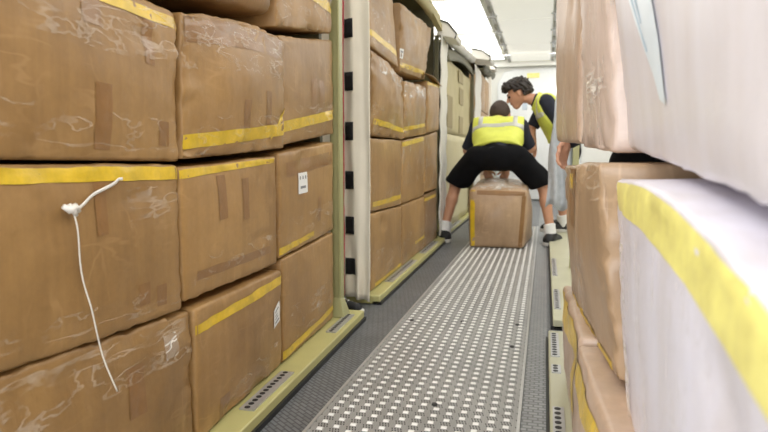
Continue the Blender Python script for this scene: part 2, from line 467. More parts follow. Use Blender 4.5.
carton('big plain cardboard box at upper left, yellow tape only on its top edge', left(.74, 1.612, .995, .98, 1.45, 1.42, seed=1, bulge=.02, amp=.006, sag=-.0, edge=.006), 'card', G1,
       [('yellow', front(.0, 1., .83, .90, .885, .96)), ('brown', front(.55, .62, .06, .42)), ('brown', front(.87, .93, .1, .26)), ('brown', front(.52, .6, .72, 1)), ('brown', front(.8, .85, .6, .95)),
        ('film', front(0, 1, .06, .27)), ('film', front(.3, 1, .6, .95))], (34, 26, 8))
carton('big cardboard box with white strap knotted on its front, second row at far left', left(.74, 1.592, .575, .525, .985, .972, seed=2, bulge=.012), 'card', G1,
       [('yellow', front(0, 1, .905, .985, .9, .985)), ('brown', front(.74, .8, .12, .26)), ('brown', front(.84, .9, .08, .22)), ('film', front(.0, 1, .06, .2)), ('film', front(.7, 1, .62, .86)), ('brown', front(.55, .6, .6, .9))], (34, 24, 8))
carton('lowest cardboard box at far left, its top edge crushed and sagging', left(.74, 1.645, .066, .066, .572, .505, seed=3, bulge=.025, amp=.009, edge=.010, crumple=.004, tilt=-.01), 'card', G1,
       [('film', front(.1, 1, .7, .97)), ('brown', front(.62, .7, .5, .8)), ('milky', front(.82, .9, .74, .9)), ('yellow', front(.93, 1, .03, .1))], (36, 26, 8))
carton('lowest cardboard box with slanting yellow tape and label at its far edge', left(1.655, 2.395, .066, .066, .512, .498, seed=4, bulge=.015, tilt=.008, r=.014), 'card', G1,
       [('yellow', front(.0, 1., .80, .87, .86, .95)), ('label', front(.86, .955, .45, .63, .5, .7, jit=0), CODE), ('film', front(.3, .95, .02, .3)), ('brown', front(.2, .3, .02, .2))], (30, 22, 8))
carton('plain cardboard box in second row between strapped box and white labelled box', left(1.602, 2.372, .545, .528, .962, .995, seed=5, bulge=.012), 'card', G1,
       [('yellow', front(0, .96, .915, .985, .945, .985)), ('brown', front(.3, .38, .55, .9)), ('brown', front(.54, .61, .5, .85)), ('film', front(0, 1, .1, .3)), ('brown', front(.1, .9, .13, .2))], (28, 22, 8))
carton('cardboard box bulging into the aisle with yellow tape along its lower edge', left(1.622, 2.45, .985, 1.03, 1.428, 1.5, seed=6, bulge=.028, tilt=.008, amp=.008, push=.006, edge=.009, sag=-.02), 'card', G1,
       [('yellow', front(0, 1, .07, .17, .12, .23)), ('yellow', front(.8, 1, .07, .12, .3, .37)), ('brown', front(.02, 1, .8, .97)), ('film', front(0, 1, .62, .97)), ('film', front(.1, .98, .02, .3)), ('brown', front(.45, .52, .18, .42)), ('brown', front(.72, .79, .22, .5))], (32, 24, 8))
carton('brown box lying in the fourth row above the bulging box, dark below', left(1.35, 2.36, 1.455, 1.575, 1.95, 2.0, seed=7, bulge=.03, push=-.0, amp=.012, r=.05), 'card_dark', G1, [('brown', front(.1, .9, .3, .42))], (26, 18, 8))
carton('lowest cardboard box beside the green post, yellow tape along its bottom', left(2.415, 3.2, .066, .066, .538, .562, seed=8, bulge=.012), 'card', G1,
       [('yellow', front(0, 1, .03, .11, .1, .16)), ('film', front(.1, .9, .02, .5)), ('milky', front(.55, .6, .3, .36))], (26, 22, 8))
carton('cardboard box with square white label of three icons, second row', left(2.395, 3.215, .545, .575, 1.005, 1.072, seed=9, bulge=.01), 'card', G1,
       [('label', front(.27, .42, .56, .77, .55, .76, jit=0), ICONS), ('yellow', front(0, .55, .03, .1, .06, .11)), ('film', front(0, 1, .02, .35)), ('brown', front(.1, .95, .76, .9)), ('brown', front(.62, .7, .2, .45))], (26, 22, 8))
carton('cardboard box in third row by the green post, yellow tape across its lower part', left(2.43, 3.23, 1.04, 1.12, 1.51, 1.635, seed=10, bulge=.01), 'card', G1,
       [('yellow', front(0, 1, .12, .22, .16, .26)), ('brown', front(.5, .6, .25, .6)), ('brown', front(.66, .76, .25, .58)), ('film', front(0, 1, .02, .35))], (26, 22, 8))
carton('topmost box by the green post, wrapped in film with crossing yellow tape', left(2.4, 3.19, 1.54, 1.665, 2.1, 2.15, seed=11, bulge=.012, amp=.012, edge=.014), 'card', G1,
       [('yellow', front(0, 1, .38, .48, .2, .3)), ('milky', front(.0, 1, .3, .6)), ('film', front(0, 1, .02, .9))], (26, 20, 8))

# second unit's boxes
MX = lambda y: -1.135 - (y - 3.9) * .008
def mid(y0, y1, zb0, zb1, zt0, zt1, tilt=0., yt0=None, yt1=None, push=0., depth=.62, **kw):
    yt0 = y0 if yt0 is None else yt0; yt1 = y1 if yt1 is None else yt1
    return Carton((MX(y0) + push, y0, zb0), (MX(y1) + push, y1, zb1), (MX(yt1) + tilt + push, yt1, zt1), (MX(yt0) + tilt + push, yt0, zt0), (-depth, 0, 0), **kw)
G2 = 'cardboard boxes behind the white curtain on the second left pallet'
R2 = (18, 16, 5)
carton('lowest box next to the white curtain with black patches', mid(3.9, 4.85, .066, .066, .6, .575, seed=21), 'card', G2, [('film', front(.1, 1, .02, .5)), ('yellow', front(.1, 1, .02, .07))], R2)
carton('lowest box in the middle of the second left pallet', mid(4.87, 5.87, .066, .066, .58, .588, seed=22), 'card', G2, [('film', front(0, 1, .02, .5)), ('yellow', front(.5, 1, .22, .27))], R2)
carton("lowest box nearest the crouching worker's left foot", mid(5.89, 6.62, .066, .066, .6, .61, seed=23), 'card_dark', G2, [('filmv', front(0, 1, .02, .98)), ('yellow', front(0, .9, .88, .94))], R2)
carton('box in second row next to the white curtain, yellow tape near its bottom', mid(3.9, 4.845, .612, .59, 1.115, 1.12, seed=24, bulge=.02), 'card', G2, [('yellow', front(.05, 1, .06, .13, .1, .17)), ('film', front(0, 1, .0, .3))], R2)
carton('middle box in second row with yellow tape across its top', mid(4.86, 5.86, .592, .603, 1.118, 1.19, seed=25), 'card', G2, [('yellow', front(0, 1, .9, .97, .92, .99)), ('filmv', front(0, 1, .3, .98))], R2)
carton('far box in second row above the lowest box by the worker', mid(5.88, 6.62, .625, .625, 1.19, 1.26, seed=26), 'card', G2, [('filmv', front(0, 1, .05, .98))], R2)
carton('crumpled box in third row next to the white curtain, film torn on its sloping top', mid(3.9, 4.85, 1.13, 1.13, 1.70, 1.62, seed=27, bulge=.035, amp=.016, edge=.02, push=.01), 'card', G2,
       [('yellow', front(.05, 1, .14, .21, .1, .17)), ('milky', front(.15, 1, .78, 1.)), ('film', front(0, 1, .02, .4))], R2)
carton('middle box in third row with white film bunched over its top edge', mid(4.86, 5.87, 1.135, 1.205, 1.60, 1.67, seed=28, bulge=.025, amp=.016, edge=.02, push=.015), 'card', G2,
       [('yellow', front(0, 1, .13, .2, .17, .24)), ('milky', front(0, 1, .72, 1)), ('filmv', front(0, 1, .1, .9))], R2)
carton('far box in third row with a flat flap sticking out on top', mid(5.88, 6.62, 1.215, 1.27, 1.72, 1.765, seed=29, bulge=.02, amp=.01, push=.02), 'card', G2, [('filmv', front(0, 1, .1, .95)), ('yellow', topedge(0, 1, .93, .1))], R2)
carton('leaning top box next to the white curtain with low yellow tape', mid(3.9, 4.72, 1.715, 1.69, 2.3, 2.32, seed=30, tilt=-.03, yt1=4.6, amp=.01), 'card', G2, [('yellow', front(0, 1, .13, .2, .12, .19)), ('film', front(0, 1, .02, .6))], R2)
carton('tilted top box with film creases and a small label at its near edge', mid(4.78, 5.9, 1.665, 1.735, 2.21, 2.29, seed=31, bulge=.03, yt1=6.2, amp=.016, edge=.02), 'card', G2,
       [('label', front(.0, .08, .2, .34, jit=0), [(.15, .85, .6, .8), (.15, .6, .25, .4)]), ('yellow', front(.0, .9, .07, .14, .07, .14)), ('filmv', front(.1, 1, .2, 1.)), ('milky', front(.3, .6, .85, 1.))], R2)
# flap on the far third-row box
fl = MB()
fl.sheet(lambda s, t: (-1.17 + .085 * t - .02 * s, 5.75 + .85 * s, 1.79 + .015 * math.sin(5 * s) - .03 * t), 10, 4)
fb = [o for o in COL.objects if o.get('label', '').startswith('far box in third row')][0]
fl.obj('flap', M['card'], fb, smooth=True, thick=.006)

# strap knotted on the second-row box
def strap():
    root = empty('plastic_strap', 'thin white plastic strap knotted on the big left box, its tail hanging down', 'strap', (-1.03, 1.15, .62))
    sx = lambda y: LX(y) + .022
    kn = MB(); ky, kz = 1.12, .876
    kn.tube([(sx(ky), ky - .03, kz + .012), (sx(ky) + .006, ky - .018, kz + .002), (sx(ky) + .004, ky, kz + .008), (sx(ky) + .004, ky + .012, kz - .004)], [.006, .009, .009, .005], 8)
    kn.tube([(sx(ky), ky - .012, kz + .016), (sx(ky) + .006, ky - .008, kz), (sx(ky) + .002, ky + .006, kz - .012)], [.004, .007, .004], 8)
    kn.obj('knot', M['strap'], root, smooth=True)
    def ribbon(pts, w, name):
        mb = MB(); P = [Vector(p) for p in pts]; n = 24
        def at(s):
            x = s * (len(P) - 1); i = min(int(x), len(P) - 2); f = x - i
            q0, q1, q2, q3 = P[max(i - 1, 0)], P[i], P[i + 1], P[min(i + 2, len(P) - 1)]
            return .5 * ((2 * q1) + (q2 - q0) * f + (2 * q0 - 5 * q1 + 4 * q2 - q3) * f * f + (3 * q1 - q0 - 3 * q2 + q3) * f ** 3)
        def fn(s, t):
            p = at(s); d = (at(min(1, s + .02)) - at(max(0, s - .02))).normalized()
            a = d.cross(Vector((1, 0, 0))).normalized()
            return p + a * (t - .5) * w + Vector((.004 * math.sin(s * 14), 0, 0))
        mb.sheet(fn, n, 2); mb.obj(name, M['strap'], root, smooth=True, thick=.001)
    ribbon([(sx(1.12), 1.125, .876), (sx(1.2) - .006, 1.20, .906), (sx(1.28) - .008, 1.285, .934), (sx(1.3) - .012, 1.31, .940)], .008, 'strap_tail')
    ribbon([(sx(1.12) + .002, 1.118, .868), (sx(1.13), 1.13, .8), (sx(1.15), 1.145, .70), (sx(1.16), 1.163, .62), (sx(1.19) + .006, 1.194, .505), (sx(1.21) + .012, 1.22, .415)], .0042, 'strap_tail')
strap()

# right-hand stacks (faces point to -X)
def right(nb, fb, ft, nt, depth=.8, **kw): return Carton(nb, fb, ft, nt, (depth, 0, 0), **kw)
G3 = 'film-wrapped boxes on the right pallet'
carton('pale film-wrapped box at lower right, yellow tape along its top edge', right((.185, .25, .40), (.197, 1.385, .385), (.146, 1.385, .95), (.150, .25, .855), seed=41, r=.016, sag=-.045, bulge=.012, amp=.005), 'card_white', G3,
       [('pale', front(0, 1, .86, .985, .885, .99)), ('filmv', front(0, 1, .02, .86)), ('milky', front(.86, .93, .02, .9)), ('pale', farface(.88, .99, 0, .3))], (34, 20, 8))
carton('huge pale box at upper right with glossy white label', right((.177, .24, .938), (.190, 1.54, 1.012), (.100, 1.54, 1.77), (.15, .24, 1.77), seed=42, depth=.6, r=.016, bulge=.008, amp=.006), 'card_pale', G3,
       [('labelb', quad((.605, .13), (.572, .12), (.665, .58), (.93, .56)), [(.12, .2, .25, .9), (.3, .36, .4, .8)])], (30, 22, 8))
carton('pinkish wrapped box at right in the row above, behind the huge pale box', right((.158, 1.57, 1.004), (.108, 2.03, 1.025), (.088, 2.03, 1.72), (.128, 1.57, 1.72), seed=43, r=.016, bulge=.015, amp=.008, edge=.012), 'card_mid', G3,
       [('filmv', front(0, 1, .02, .98)), ('milky', front(.1, .6, .18, .34))], (28, 22, 8))
carton('wrapped box at right in the row above, nearest the workers', right((.098, 2.05, 1.035), (.046, 2.9, 1.06), (.03, 2.9, 1.72), (.09, 2.05, 1.66), seed=44, r=.016, bulge=.006, amp=.008), 'card_pink', G3,
       [('filmv', front(0, 1, .02, .98)), ('yellow', front(.86, .9, .3, .4))], (24, 20, 8))
carton('tall wrapped box at right with bottom edge taped yellow, under the pinkish box', right((.168, 1.40, .49), (.117, 2.45, .44), (.074, 2.45, .962), (.112, 1.40, .985), seed=45, r=.016, bulge=.018, amp=.008, edge=.012), 'card_tan', G3,
       [('filmv', front(.3, 1, .02, .98)), ('yellow', front(0, 1, .01, .06)), ('yellow', front(.62, .8, .84, .94)), ('film', front(.0, 1, .8, .99)), ('brown', front(.5, .8, .6, .97))], (30, 22, 8))
carton('lower right box by the pallet locks, far one, yellow tape on its top edge', right((.118, 1.78, .068), (.112, 2.6, .068), (.090, 2.6, .452), (.108, 1.78, .475), seed=46, r=.016, bulge=.012, amp=.01), 'card_pink', G3,
       [('yellow', front(0.1, 1, .72, .96)), ('filmv', front(0, 1, .02, .9)), ('yellow', front(.25, .32, .2, .8))], (24, 18, 8))
carton('lower right box by the pallet locks, near one, torn yellow tape', right((.135, .95, .068), (.105, 1.76, .068), (.100, 1.76, .465), (.15, .95, .46), seed=47, r=.016, bulge=.015, amp=.01), 'card_pink', G3,
       [('yellow', front(.1, 1, .7, .9)), ('filmv', front(0, 1, .02, .9)), ('milky', front(.3, .45, .4, .7))], (24, 18, 8))
# brownish under-box that carries the pale lower-right box
# ------------------------------------------------------------------ setting
MB().box((-3.2, -4, -.05), (3.2, 14.2, 0)).obj('floor', M['floor']); tag(bpy.data.objects['floor'], kind='structure')
def struct(name, mb, mat, **kw): return tag(mb.obj(name, mat, **kw), kind='structure')
struct('wall_left', MB().box((-3.2, -4, 0), (-3.1, 14.2, 3.1)), M['wall'])
struct('wall_right', MB().box((3.1, -4, 0), (3.2, 14.2, 3.1)), M['wall'])
struct('wall_far', MB().box((-3.2, 13.7, 0), (3.2, 13.8, 3.1)), M['wall'])
struct('ceiling', MB().box((-3.2, -4, 3.06), (3.2, 14.2, 3.12)), M['wall'])
# lowered centre panel, in lengths with seams
tp = MB()
for y0 in np.arange(-3, 13.4, 2.05):
    tp.box((-.74, y0, 2.985), (.06, y0 + 2.02, 3.03))
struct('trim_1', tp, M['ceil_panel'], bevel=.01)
struct('trim_2', MB().box((-.8, -3, 3.0), (.12, 13.6, 3.06)), M['wall'])
struct('trim_3', MB().box((-3., 13.45, 2.9), (3., 13.7, 3.06)), M['wall'])
# light panels each side of the centre panel
for sx, lab in ((-1, 'long glowing ceiling light left of the centre panel'), (1, 'long glowing ceiling light right of the centre panel')):
    x0, x1 = (-2.6, -.86) if sx < 0 else (.18, 1.92)
    r = empty('ceiling_light', lab, 'light', ((x0 + x1) / 2, 5, 3.06), 'ceiling lights')
    MB().box((x0 + .03, -3, 3.035), (x1 - .03, 13.3, 3.05)).obj('diffuser', M['light'], r)
    MB().box((x0, -3.03, 3.03), (x0 + .03, 13.33, 3.06)).box((x1 - .03, -3.03, 3.03), (x1, 13.33, 3.06)).box((x0, 13.3, 3.03), (x1, 13.33, 3.06)).obj('frame', M['wall'], r)
    for y in (5.6, 7.9, 10.2, 12.4): MB().box((x0 + .03, y, 3.005), (x1 - .03, y + .14, 3.035)).obj('divider', M['ceil_panel'], r)
# rails with fittings along the centre panel
for x, lab in ((-.78, 'ceiling rail with dark fittings along the left of the centre panel'), (.1, 'ceiling rail with dark fittings along the right of the centre panel')):
    r = empty('ceiling_rail', lab, 'rail', (x, 5, 3.0), 'ceiling rails')
    MB().box((x - .02, -2, 2.975), (x + .02, 13.4, 3.0)).obj('rail', M['alu'], r)
    for y in np.arange(4.9, 13.3, 1.15):
        MB().box((x - .022, y, 2.955), (x + .022, y + .3, 2.975)).obj('fitting', M['fitting'], r)
        MB().box((x - .07, y + .55, 2.955), (x + .07, y + .6, 2.975)).obj('clip', M['alu'], r)
# bulkhead panel with a yellow notice
bp = empty('bulkhead_panel', 'pale grey rounded panel on the far wall with small yellow notice', 'panel', (-.25, 13.66, 1.0))
pts = [(-1.05, 0.02), (.75, .02), (.75, 2.62), (.62, 2.82), (.4, 2.86), (-.72, 2.86), (-.92, 2.8), (-1.05, 2.55)]
MB().prism(pts, 13.6, 13.69).obj('panel', M['end_panel'], bp, bevel=.02)
MB().box((-.42, 13.585, 2.66), (-.16, 13.6, 2.76)).obj('notice', M['tape_pale'], bp)

# ------------------------------------------------------------------ roller mat
rm = empty('roller_mat', 'grey conveyor mat with rows of white rollers down the aisle', 'mat', ((MW0 + MW1) / 2, 5, 0))
o = MB().box((MW0, -1, .001), (MW1, 8.6, .008)).obj('mat', M['mat'], rm, origin=(MW0, 0, 0))
rl = MB()
for c in range(NCOL):
    xc = MW0 + CX * (c + .7)
    k0 = 0
    for k in range(0, 142):
        yc = (k + .25 - .5 * (c % 2)) * PY
        if yc < .5 or yc > 8.55: continue
        a, b, h = CX * .2, PY * .16, .005
        z = .008
        v = [(xc - a, yc - b, z), (xc + a, yc - b, z), (xc + a, yc + b, z), (xc - a, yc + b, z),
             (xc - a * .9, yc - b * .45, z + h), (xc + a * .9, yc - b * .45, z + h), (xc + a * .9, yc + b * .45, z + h), (xc - a * .9, yc + b * .45, z + h)]
        rl.hexa(v)
tag(rl.obj('rollers', M['roller'], rm), kind='stuff')
MB().box((MW0 - .012, -1, .001), (MW0, 8.6, .012)).box((MW1, -1, .001), (MW1 + .012, 8.6, .012)).obj('edge_strip', M['alu'], rm)
for fx, fy in ((-.75, 3.46), (-.45, 3.5), (-.13, 3.52), (-.14, 3.1), (-.4, 2.28)):
    MB().tube([(fx, fy, .0078), (fx, fy, .014)], [.013, .011], 10).obj('fastener', M['black'], rm)
# floor strip between mat and right pallet
fs = MB().box((-.06, -1, .001), (.04, 13.4, .006)).obj('floor_plate', M['strip'], None, origin=(0, 3, 0))
tag(fs, 'narrow grey tread plate between roller mat and right pallets', 'floor plate')
for y in (2.9, 4.6):
    pass

# ------------------------------------------------------------------ freight units
def lock_strip(root, x, y0, y1, z, xf=None, w=.035, n=14):
    fx = xf or (lambda y: x)
    mb = MB(); q = [(fx(y0), y0), (fx(y1), y1)]
    mb.hexa([(q[0][0] - w, y0, z), (q[0][0] + w, y0, z), (q[1][0] + w, y1, z), (q[1][0] - w, y1, z),
             (q[0][0] - w, y0, z + .006), (q[0][0] + w, y0, z + .006), (q[1][0] + w, y1, z + .006), (q[1][0] - w, y1, z + .006)])
    nf = len(mb.f)
    for i in range(n):
        y = y0 + (y1 - y0) * (i + .5) / n
        r = min(.012, (y1 - y0) / n * .34); X = fx(y) - w * .15
        mb.tube([(X, y, z + .0055), (X, y, z + .0072)], r, 10)
    s = mb.obj('seat_track', M['alu'], root)
    s.data.materials.append(M['black'])
    for p in s.data.polygons:
        if p.index >= nf: p.material_index = 1
    return s

def pallet(root, x_of, y0, y1, back, mat='pallet', zt=.06):
    mb = MB()
    xa, xb = x_of(y0), x_of(y1)
    mb.hexa([(xa, y0, .004), (xb, y1, .004), (xb + back, y1, .004), (xa + back, y0, .004), (xa, y0, zt), (xb, y1, zt), (xb + back, y1, zt), (xa + back, y0, zt)])
    mb.obj('pallet_base', M[mat], root, bevel=.006)
    lip = MB(); s = 1 if back < 0 else -1  # black strip along the rim, painting the shadow under the pallet
    lip.hexa([(xa + .012 * s, y0, .0), (xb + .012 * s, y1, .0), (xb - .05 * s, y1, .0), (xa - .05 * s, y0, .0), (xa + .012 * s, y0, .022), (xb + .012 * s, y1, .022), (xb - .05 * s, y1, .022), (xa - .05 * s, y0, .022)])
    lip.obj('under_edge_shade', M['black'], root)

# unit 1
u1 = empty('freight_pallet', 'near left pale green pallet with a tall green corner post', 'pallet', (-1.6, 1.9, 0), 'freight units')
p1x = lambda y: -.985 - (y - 1.9) * .034
pallet(u1, p1x, .2, 3.42, -1.3)
lock_strip(u1, 0, 1.93, 2.33, .06, lambda y: p1x(y) - .055, .03, 12)
lock_strip(u1, 0, 2.93, 3.30, .06, lambda y: p1x(y) - .055, .028, 12)
po = MB()
po.box((-1.19, 3.255, .06), (-1.135, 3.31, 2.9)).box((-1.145, 3.25, .06), (-1.128, 3.315, 2.9))
pst = po.obj('post', M['post'], u1, bevel=.005)
MB().hexa([(-1.22, 3.22, .06), (-1.1, 3.22, .06), (-1.1, 3.34, .06), (-1.22, 3.34, .06), (-1.19, 3.25, .17), (-1.13, 3.25, .17), (-1.13, 3.31, .17), (-1.19, 3.31, .17)]).obj('post_foot', M['post'], pst, bevel=.004)
# small marks on the pallet rim
MB().box((-1.075, 2.18, .0605), (-1.045, 2.2, .062)).obj('orange_mark', plain('orange_paint', srgb(214, 130, 70)), u1)

MB().box((-2.34, .25, .06), (-2.3, 3.3, 2.9)).box((-2.3, 3.26, .06), (-1.25, 3.3, 2.9)).obj('dark_backing', M['frame'], u1)  # dark panels added behind the stack so its gaps look shaded
# unit 2
u2 = empty('freight_unit', 'second left freight unit: white curtain with black patches and red edge, pale green pallet', 'freight unit', (-1.6, 5.2, 0), 'freight units')
p2x = lambda y: -1.045 - (y - 3.9) * .012
pallet(u2, p2x, 3.80, 6.95, -1.3)
lock_strip(u2, 0, 4.25, 5.2, .06, lambda y: p2x(y) - .05, .03, 18)
lock_strip(u2, 0, 5.6, 6.4, .06, lambda y: p2x(y) - .05, .03, 14)
def cur(s, t):
    z = .045 + 2.75 * t
    x = -1.262 + .182 * s
    y = 3.70 + .012 * math.sin(9 * s + 2 * t) + .008 * math.exp(-((s - .5) / .12) ** 2) + .008 * noise.noise(Vector((s * 4, t * 9, 2)))
    low = math.exp(-(t / .1) ** 2)
    y -= .02 * low * math.sin(14 * s); x += .004 * noise.noise(Vector((s * 3, t * 8, 5))) + .012 * low * math.sin(6 * s)
    return (x, y, z + .03 * (1 - s) * low)
cu = MB().sheet(cur, 24, 60).obj('curtain', M['canvas'], u2, smooth=True, thick=.005)
MB().sheet(lambda s, t: (-1.262 - .55 * s, 3.735 + .05 * math.sin(8 * s), .045 + 2.75 * t), 12, 12).obj('curtain', M['canvas'], u2, smooth=True, thick=.005)
MB().tube([(cur(0, t)[0] + .004, cur(0, t)[1] - .012, cur(0, t)[2]) for t in np.linspace(0, 1, 24)], .0065, 6).obj('red_piping', M['red'], cu, smooth=True)
for yc in (274, 228.5, 181, 130.5, 80, 27):
    zc = 1 + (155 - yc) / 600 * 3.73
    mb = MB()
    t0 = (zc - .058 - .045) / 2.75; t1 = (zc + .058 - .045) / 2.75
    mb.sheet(lambda s, t: tuple(Vector(cur(.07 + .34 * s, t0 + (t1 - t0) * t)) - Vector((0, .006, 0))), 4, 4)
    mb.obj('velcro_patch', M['velcro'], cu, smooth=True, thick=.004)
MB().box((-1.16, 3.76, .06), (-1.13, 3.80, 2.62)).obj('post', M['post'], u2, bevel=.004)
# far edge post sheathed in white fabric, header beam
def sheath(s, t):
    return (-1.135 - .012 * s + .006 * math.sin(t * 40 + s * 6), 6.68 + .5 * s, .09 + 2.22 * t)
MB().sheet(sheath, 6, 40).obj('fabric_sheath', M['canvas_white'], u2, smooth=True, thick=.012)
MB().box((-1.2, 6.64, .06), (-1.16, 6.70, 2.3)).obj('post', M['frame'], u2)
hd = MB(); hd.hexa([(-1.13, 3.8, 2.74), (-1.13, 6.95, 2.33), (-1.19, 6.95, 2.33), (-1.19, 3.8, 2.74), (-1.13, 3.8, 2.8), (-1.13, 6.95, 2.39), (-1.19, 6.95, 2.39), (-1.19, 3.8, 2.8)])
hd.obj('header_beam', M['khaki'], u2)
rv = MB()
rv.sheet(lambda s, t: (-1.17 + .055 * math.cos(t * 2 * math.pi) , 4.6 + 1.95 * s, 2.50 - .03 * s + .06 * math.sin(t * 2 * math.pi) + .012 * noise.noise(Vector((s * 8, t * 5, 1)))), 20, 14)
rv.obj('rolled_cover', M['khaki_light'], u2, smooth=True)
def roll(root, xa, y0, y1, z, w, h, dark=True):
    mb = MB()
    poly = [(xa, z + h), (xa + w * .55, z + h * .8), (xa + w, z + h * .25), (xa + w * .92, z), (xa + w * .45, z + h * .12), (xa, z + h * .2)]
    mb.prism(poly, y0, y1)
    r = mb.obj('rolled_cover', M['canvas_white'], root, bevel=.01)
    if dark:
        MB().tube([(xa, y0 - .005, z + h), (xa + w * .55, y0 - .005, z + h * .8), (xa + w, y0 - .005, z + h * .25), (xa + w * .92, y0 - .005, z)], .011, 6).obj('black_trim', M['black'], r)
roll(u2, -1.19, 6.72, 7.2, 2.27, .22, .22)

def dark_backing(root, y0, y1, z1, x0=-1.22):  # added dark back, roof and end that keep the unit's gaps dark
    MB().box((-1.98, y0, .06), (-1.95, y1, z1)).box((-1.95, y0, z1 - .03), (x0, y1, z1)).box((-1.95, y1 - .03, .06), (x0, y1, z1 - .03)).obj('dark_backing', M['frame'], root)
dark_backing(u2, 3.82, 6.72, 2.62)

# unit 3
u3 = empty('freight_unit', 'third left freight unit closed with a khaki cover', 'freight unit', (-1.6, 8.8, 0), 'freight units')
p3x = lambda y: -1.13
pallet(u3, p3x, 7.35, 10.35, -1.3)
lock_strip(u3, -1.16, 7.6, 8.6, .06, None, .03, 14)
MB().sheet(lambda s, t: (-1.2 + .01 * math.sin(s * 18) + .008 * noise.noise(Vector((s * 5, t * 6, 7))), 7.4 + 2.5 * s, .065 + 1.2 * t), 20, 12).obj('cover_panel', M['khaki_light'], u3, smooth=True, thick=.006)
cv = MB().sheet(lambda s, t: (-1.21 + .01 * math.sin(s * 15) + .01 * noise.noise(Vector((s * 5, t * 6, 3))), 7.4 + 2.5 * s, 1.265 + .94 * t), 20, 12).obj('cover_panel', M['khaki'], u3, smooth=True, thick=.006)
for (ya, yb, za, zb) in ((7.5, 7.95, 1.35, 1.75), (8.6, 9.0, 1.72, 1.95), (8.6, 9.0, 1.3, 1.55), (8.5, 8.95, 2.02, 2.18)):
    MB().box((-1.195, ya, za), (-1.188, yb, zb)).obj('dark_patch', M['khaki_dark'], cv)
MB().box((-1.19, 9.86, .06), (-1.14, 9.93, 2.35)).obj('post', M['frame'], u3)
MB().sheet(lambda s, t: (-1.16 - .04 * t, 7.3 + 2.7 * s, 2.12 + .15 * s + .09 * math.sin(s * math.pi) + .14 * t), 16, 5).obj('header', M['frame'], u3, smooth=True, thick=.03)
rv = MB(); rv.sheet(lambda s, t: (-1.17 + .06 * math.cos(t * 2 * math.pi), 7.25 + 2.6 * s, 2.40 + .13 * s + .065 * math.sin(t * 2 * math.pi) + .02 * noise.noise(Vector((s * 9, t * 4, 4)))), 20, 12)
rv.obj('rolled_cover', M['canvas_white'], u3, smooth=True)
MB().sheet(lambda s, t: (-1.13 - .01 * s + .006 * math.sin(t * 36), 10.0 + 1.0 * s, .09 + 2.38 * t), 6, 30).obj('fabric_sheath', M['canvas_white'], u3, smooth=True, thick=.012)
roll(u3, -1.2, 10.0, 10.7, 2.52, .32, .2)

dark_backing(u3, 7.4, 9.95, 2.4)
# unit 4
u4 = empty('freight_unit', 'farthest left freight unit with boxes behind dark cover folds', 'freight unit', (-1.6, 12, 0), 'freight units')
pallet(u4, lambda y: -1.12, 10.7, 13.4, -1.3)
MB().box((-1.16, 12.6, .06), (-1.1, 12.7, 2.75)).obj('post', M['canvas_white'], u4)
roll(u4, -1.2, 11.9, 12.2, 2.62, .26, .16)
rv = MB(); rv.sheet(lambda s, t: (-1.16 + .1 * math.cos(t * 2 * math.pi), 11.0 + 2.2 * s, 2.62 + .08 * s + .1 * math.sin(t * 2 * math.pi) + .05 * noise.noise(Vector((s * 12, t * 4, 9)))), 24, 12)
rv.obj('rolled_cover', M['frame'], u4, smooth=True)
G4 = 'far boxes on the farthest left pallet'
far = lambda y0, y1, z0, z1, sd: Carton((-1.14, y0, z0), (-1.14, y1, z0), (-1.14, y1, z1), (-1.14, y0, z1), (-.6, 0, 0), seed=sd)
dark_backing(u4, 11., 12.6, 2.75)
RF = (8, 8, 3)
for i, (y0, y1) in enumerate(((11.05, 11.85), (11.88, 12.58))):
    w = ('near', 'far')[i]
    for j, (a, b) in enumerate(((.066, .62), (.63, 1.2), (1.21, 1.8), (1.81, 2.45))):
        row = ('bottom', 'second', 'third', 'top')[j]
        carton(f'{w} column box on the farthest left pallet, {row} row', far(y0, y1, a, b, 60 + i * 4 + j), 'card', G4, [('filmv', front(0, 1, .1, .95))] if j > 1 else [], RF)

# right-hand pallets
u5 = empty('freight_pallet', 'near right cream pallet under the film-wrapped boxes', 'pallet', (.7, 1.6, 0), 'freight units')
p5x = lambda y: .042
pallet(u5, p5x, .2, 3.28, 1.3, 'pallet_pale')
lock_strip(u5, .072, 1.85, 2.25, .06, None, .02, 10)
lock_strip(u5, .072, 2.62, 2.72, .06, None, .02, 3)
lock_strip(u5, .072, 2.84, 3.22, .06, None, .02, 10)
u6 = empty('freight_unit', 'second right freight unit with a grey fabric curtain hanging at its side', 'freight unit', (.7, 5, 0), 'freight units')
p6x = lambda y: .07
pallet(u6, p6x, 3.5, 8.6, 1.3, 'pallet_pale')
lock_strip(u6, .1, 3.75, 4.3, .06, None, .02, 10)
lock_strip(u6, .1, 4.8, 5.6, .06, None, .02, 12)
MB().sheet(lambda s, t: (.012 + .05 * t + .2 * s + .008 * math.sin(t * 9), 5.2 + .03 * math.sin(s * 12 + t * 5), .56 + .86 * t + .25 * t * min(1, s * 3) + .03 * math.sin(s * 7)), 14, 16).obj('curtain', M['grey_fabric'], u6, smooth=True, thick=.004)
MB().box((.22, 5.17, .06), (.27, 5.23, 2.3)).obj('post', M['post'], u6)

